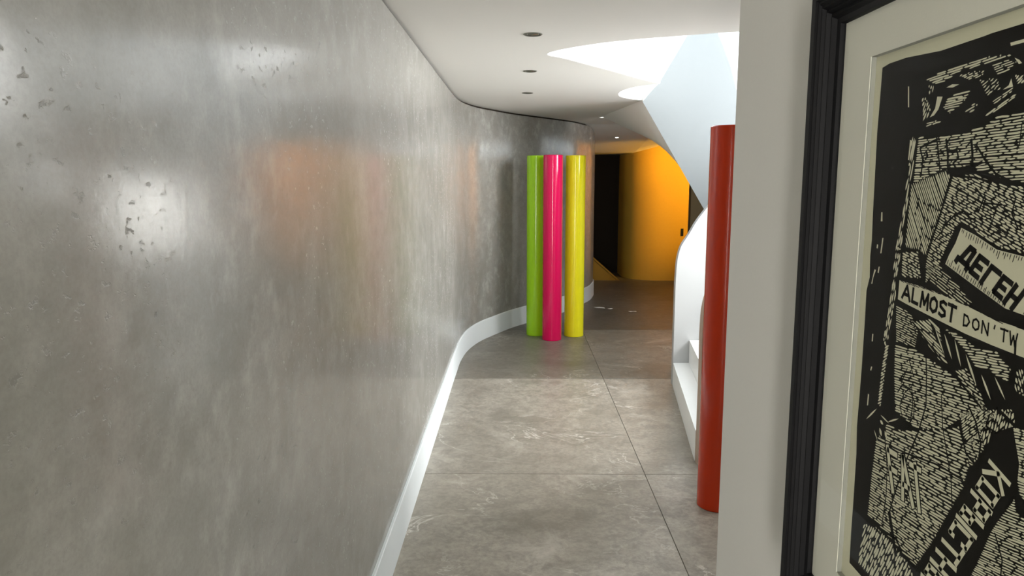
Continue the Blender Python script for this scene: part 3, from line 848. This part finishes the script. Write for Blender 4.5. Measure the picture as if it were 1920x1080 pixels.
# the printed image: flat ink and bare-paper marks, laid out in millimetres on the sheet
PY0, PZ0 = 1.062, 1.826
SMAX = 536.0
class Flat:
    def __init__(self, layer): self.v = []; self.f = []; self.x = XPAPER - 0.00012 * layer
    def pt(self, s, t): self.v.append((self.x, PY0 - min(max(s, 14), SMAX) / 1000, PZ0 - t / 1000)); return len(self.v) - 1
    def poly(self, pts):
        ids = [self.pt(*p) for p in pts]
        self.f.append(tuple(ids))
    def stroke(self, a, b, w, bend=0.0):
        a, b = Vector(a), Vector(b); dv = b - a; L = dv.length
        if L < 0.1: return
        dv /= L; nn = Vector((-dv.y, dv.x)); e = min(L * 0.3, w * 1.4); m = (a + b) / 2 + nn * bend
        p = [a, a + dv * e + nn * w / 2, m + nn * w * 0.55, b - dv * e + nn * w / 2, b, b - dv * e - nn * w / 2, m - nn * w * 0.55, a + dv * e - nn * w / 2]
        ids = [self.pt(q.x, q.y) for q in p]
        self.f.append((ids[0], ids[1], ids[7])); self.f.append((ids[1], ids[2], ids[6], ids[7])); self.f.append((ids[2], ids[3], ids[5], ids[6])); self.f.append((ids[3], ids[4], ids[5]))
    def line(self, pts, w):
        for i in range(len(pts) - 1):
            a, b = Vector(pts[i]), Vector(pts[i + 1]); dv = (b - a).normalized(); nn = Vector((-dv.y, dv.x)) * w / 2; ex = dv * w * 0.3
            ids = [self.pt(*q) for q in (a - ex + nn, b + ex + nn, b + ex - nn, a - ex - nn)]
            self.f.append(tuple(ids))
    def disc(self, c, r):
        ids = [self.pt(c[0] + r * math.cos(k * math.pi / 5) * random.uniform(.8, 1.1), c[1] + r * math.sin(k * math.pi / 5) * random.uniform(.8, 1.1)) for k in range(10)]
        self.f.append(tuple(ids))
    def blade(self, a, b, w):
        a, b = Vector(a), Vector(b); dv = b - a; nn = Vector((-dv.y, dv.x)).normalized() * w
        pts = [a] + [a + dv * k + nn * math.sin(k * math.pi) for k in (.15, .3, .5, .7, .85)] + [b] + [a + dv * k - nn * math.sin(k * math.pi) for k in (.85, .7, .5, .3, .15)]
        self.f.append(tuple(self.pt(q.x, q.y) for q in pts))
    def build(self, name, mat, kind=None):
        me = bpy.data.meshes.new(name); me.from_pydata(self.v, [], self.f); me.materials.append(mat)
        o = bpy.data.objects.new(name, me); COL.objects.link(o)
        o.parent = paper; o.matrix_parent_inverse = Matrix.Translation(-pic.location) @ Matrix.Translation(pic.location) 
        if kind: o['kind'] = kind
        return o

def inside(pts, x, y):
    c = False; j = len(pts) - 1
    for i in range(len(pts)):
        xi, yi = pts[i]; xj, yj = pts[j]
        if (yi > y) != (yj > y) and x < (xj - xi) * (y - yi) / (yj - yi) + xi: c = not c
        j = i
    return c

def hatch(fl, pts, dirv, sp, ln, fill):
    dv = Vector(dirv).normalized(); nv = Vector((-dv.y, dv.x))
    us = [p[0] * dv.x + p[1] * dv.y for p in pts]; ws = [p[0] * nv.x + p[1] * nv.y for p in pts]
    w = min(ws) + sp * 0.5
    step = 0.9
    while w < max(ws):
        u = min(us); start = None; wob = random.uniform(-.12, .12) * sp
        cut = random.uniform(0.4, 1.2) * ln
        while u <= max(us) + step:
            x = dv.x * u + nv.x * (w + wob); y = dv.y * u + nv.y * (w + wob)
            ins = inside(pts, x, y)
            if ins and start is None: start = u; cut = random.uniform(0.5, 1.3) * ln
            if start is not None and (not ins or u - start > cut):
                if u - start > 1.0:
                    tilt = random.uniform(-.16, .16) * sp
                    a = dv * start + nv * (w + wob - tilt); b = dv * u + nv * (w + wob + tilt)
                    fl.stroke(a, b, sp * fill * random.uniform(.75, 1.2), random.uniform(-.15, .15) * sp)
                start = None
                u += random.uniform(0.7, 1.8)
                if random.random() < 0.08: u += random.uniform(1, 5)
                continue
            u += step
        w += sp * random.uniform(.88, 1.12)

GLYPH = {  # polylines in a unit cell, x right, y up
 'A': [[(0, 0), (.5, 1), (1, 0)], [(.22, .35), (.78, .35)]], 'L': [[(.12, 1), (.12, .07), (.85, .07)]],
 'M': [[(.05, 0), (.12, 1), (.5, .25), (.88, 1), (.95, 0)]], 'O': [[(.5, .95), (.15, .78), (.08, .5), (.15, .22), (.5, .05), (.85, .22), (.92, .5), (.85, .78), (.5, .95)]],
 'S': [[(.9, .85), (.5, .95), (.15, .82), (.2, .6), (.8, .4), (.85, .18), (.5, .05), (.1, .15)]], 'T': [[(0, .93), (1, .93)], [(.5, 1), (.5, 0)]],
 'D': [[(.15, 0), (.15, 1)], [(.15, .95), (.6, .9), (.9, .5), (.6, .1), (.15, .05)]], 'N': [[(.1, 0), (.1, 1), (.9, 0), (.9, 1)]],
 "'": [[(.5, 1), (.42, .72)]], 'W': [[(0, 1), (.25, 0), (.5, .75), (.75, 0), (1, 1)]], 'F': [[(.15, 0), (.15, 1)], [(.15, .92), (1, .92)], [(.15, .52), (.8, .52)]],
 'Д': [[(.0, .0), (.0, .2), (1, .2), (1, 0)], [(.2, .2), (.38, .92), (.82, .92), (.82, .2)]], 'Е': [[(.95, .9), (.15, .9), (.15, .1), (.95, .1)], [(.15, .5), (.8, .5)]],
 'Г': [[(.15, 0), (.15, .9), (1, .9)]], 'Н': [[(.12, 0), (.12, 1)], [(.88, 0), (.88, 1)], [(.12, .5), (.88, .5)]],
 'К': [[(.12, 0), (.12, 1)], [(.95, 1), (.25, .5), (.95, 0)]], 'О': [[(.12, .1), (.12, .9), (.88, .9), (.88, .1), (.12, .1)]],
 'Р': [[(.15, 0), (.15, 1)], [(.15, .92), (.88, .92), (.88, .45), (.15, .45)]], 'Ы': [[(.08, 1), (.08, .08), (.6, .08), (.6, .55), (.08, .55)], [(.95, 0), (.95, 1)]],
 'С': [[(.9, .72), (.9, .92), (.12, .92), (.12, .08), (.9, .08), (.9, .28)]], 'Т': [[(0, .9), (1, .9)], [(.5, .9), (.5, 0)]],
}
def glyph(fl, ch, o, r, u, st, grow=0.0):
    o, r, u = Vector(o), Vector(r), Vector(u)
    w = st * (r.length + u.length) / 2 * 0.95 + grow
    for pl in GLYPH[ch]:
        pts = [tuple(o + r * x + u * y) for x, y in pl]
        fl.line(pts, w)
        for p in pts[1:-1]: fl.disc(p, w * 0.45)

L1 = Flat(1); L1.poly(BLOCK)
L2 = Flat(2)
for h in HATCH: hatch(L2, *h)
for p in CREAM: L2.poly(p)
L3 = Flat(3)
for pts, w in LINES: L3.line(pts, w)
for c, r in DOTS: L3.disc(c, r)
for a, b, w in LEAVES + KNOT: L3.blade(a, b, w)
L3.poly(BAND)
for ch, o, r, u, st in FATTEXT: glyph(L3, ch, o, r, u, st, 3.0)
# short ink ticks along the ribbon and block edges
rib = CREAM[-2]; blk = CREAM[-1]
def ticks(fl, a, b, n, v, w):
    a, b, v = Vector(a), Vector(b), Vector(v)
    for i in range(n):
        p = a.lerp(b, (i + random.uniform(.2, .8)) / n)
        q = p + v * random.uniform(.4, 1.1)
        fl.stroke(tuple(p), tuple(q), w)
for i in range(len(rib) // 2 - 1):
    ticks(L3, rib[i], rib[i + 1], 5, ((rib[i + 1][0] - rib[i][0]) * .35, 2.5), 0.9)
for i in range(0, 3):
    k = (Vector(blk[i + 1]) - Vector(blk[i])).length
    ticks(L3, blk[i], blk[i + 1], max(3, int(k / 4.2)), (-3, 9), 1.1)
ticks(L3, blk[4], blk[5], 12, (4, -9), 1.1); ticks(L3, blk[5], blk[6], 14, (4, -9), 1.1); ticks(L3, blk[6], blk[7], 14, (4, -9), 1.1)
L4 = Flat(5)
for ch, o, r, u, st in FATTEXT: glyph(L4, ch, o, r, u, st * 0.8)
for a, b, w in SLIVERS + KNOTC: L4.blade(a, b, w)
L1.build('ink_block', M_INK)
L2.build('carved_strokes', M_PAPER, 'stuff')
L3.build('ink_lines', M_INK, 'stuff')
L4.build('pale_marks', M_PAPER, 'stuff')
for words, mat in ((BLACKTEXT, M_INK), (CREAMTEXT, M_PAPER)):
    for ch, o, r, u, st in words:
        fl = Flat(4 if mat is M_INK else 5)
        glyph(fl, ch, o, r, u, st)
        fl.build('printed_letter', mat)
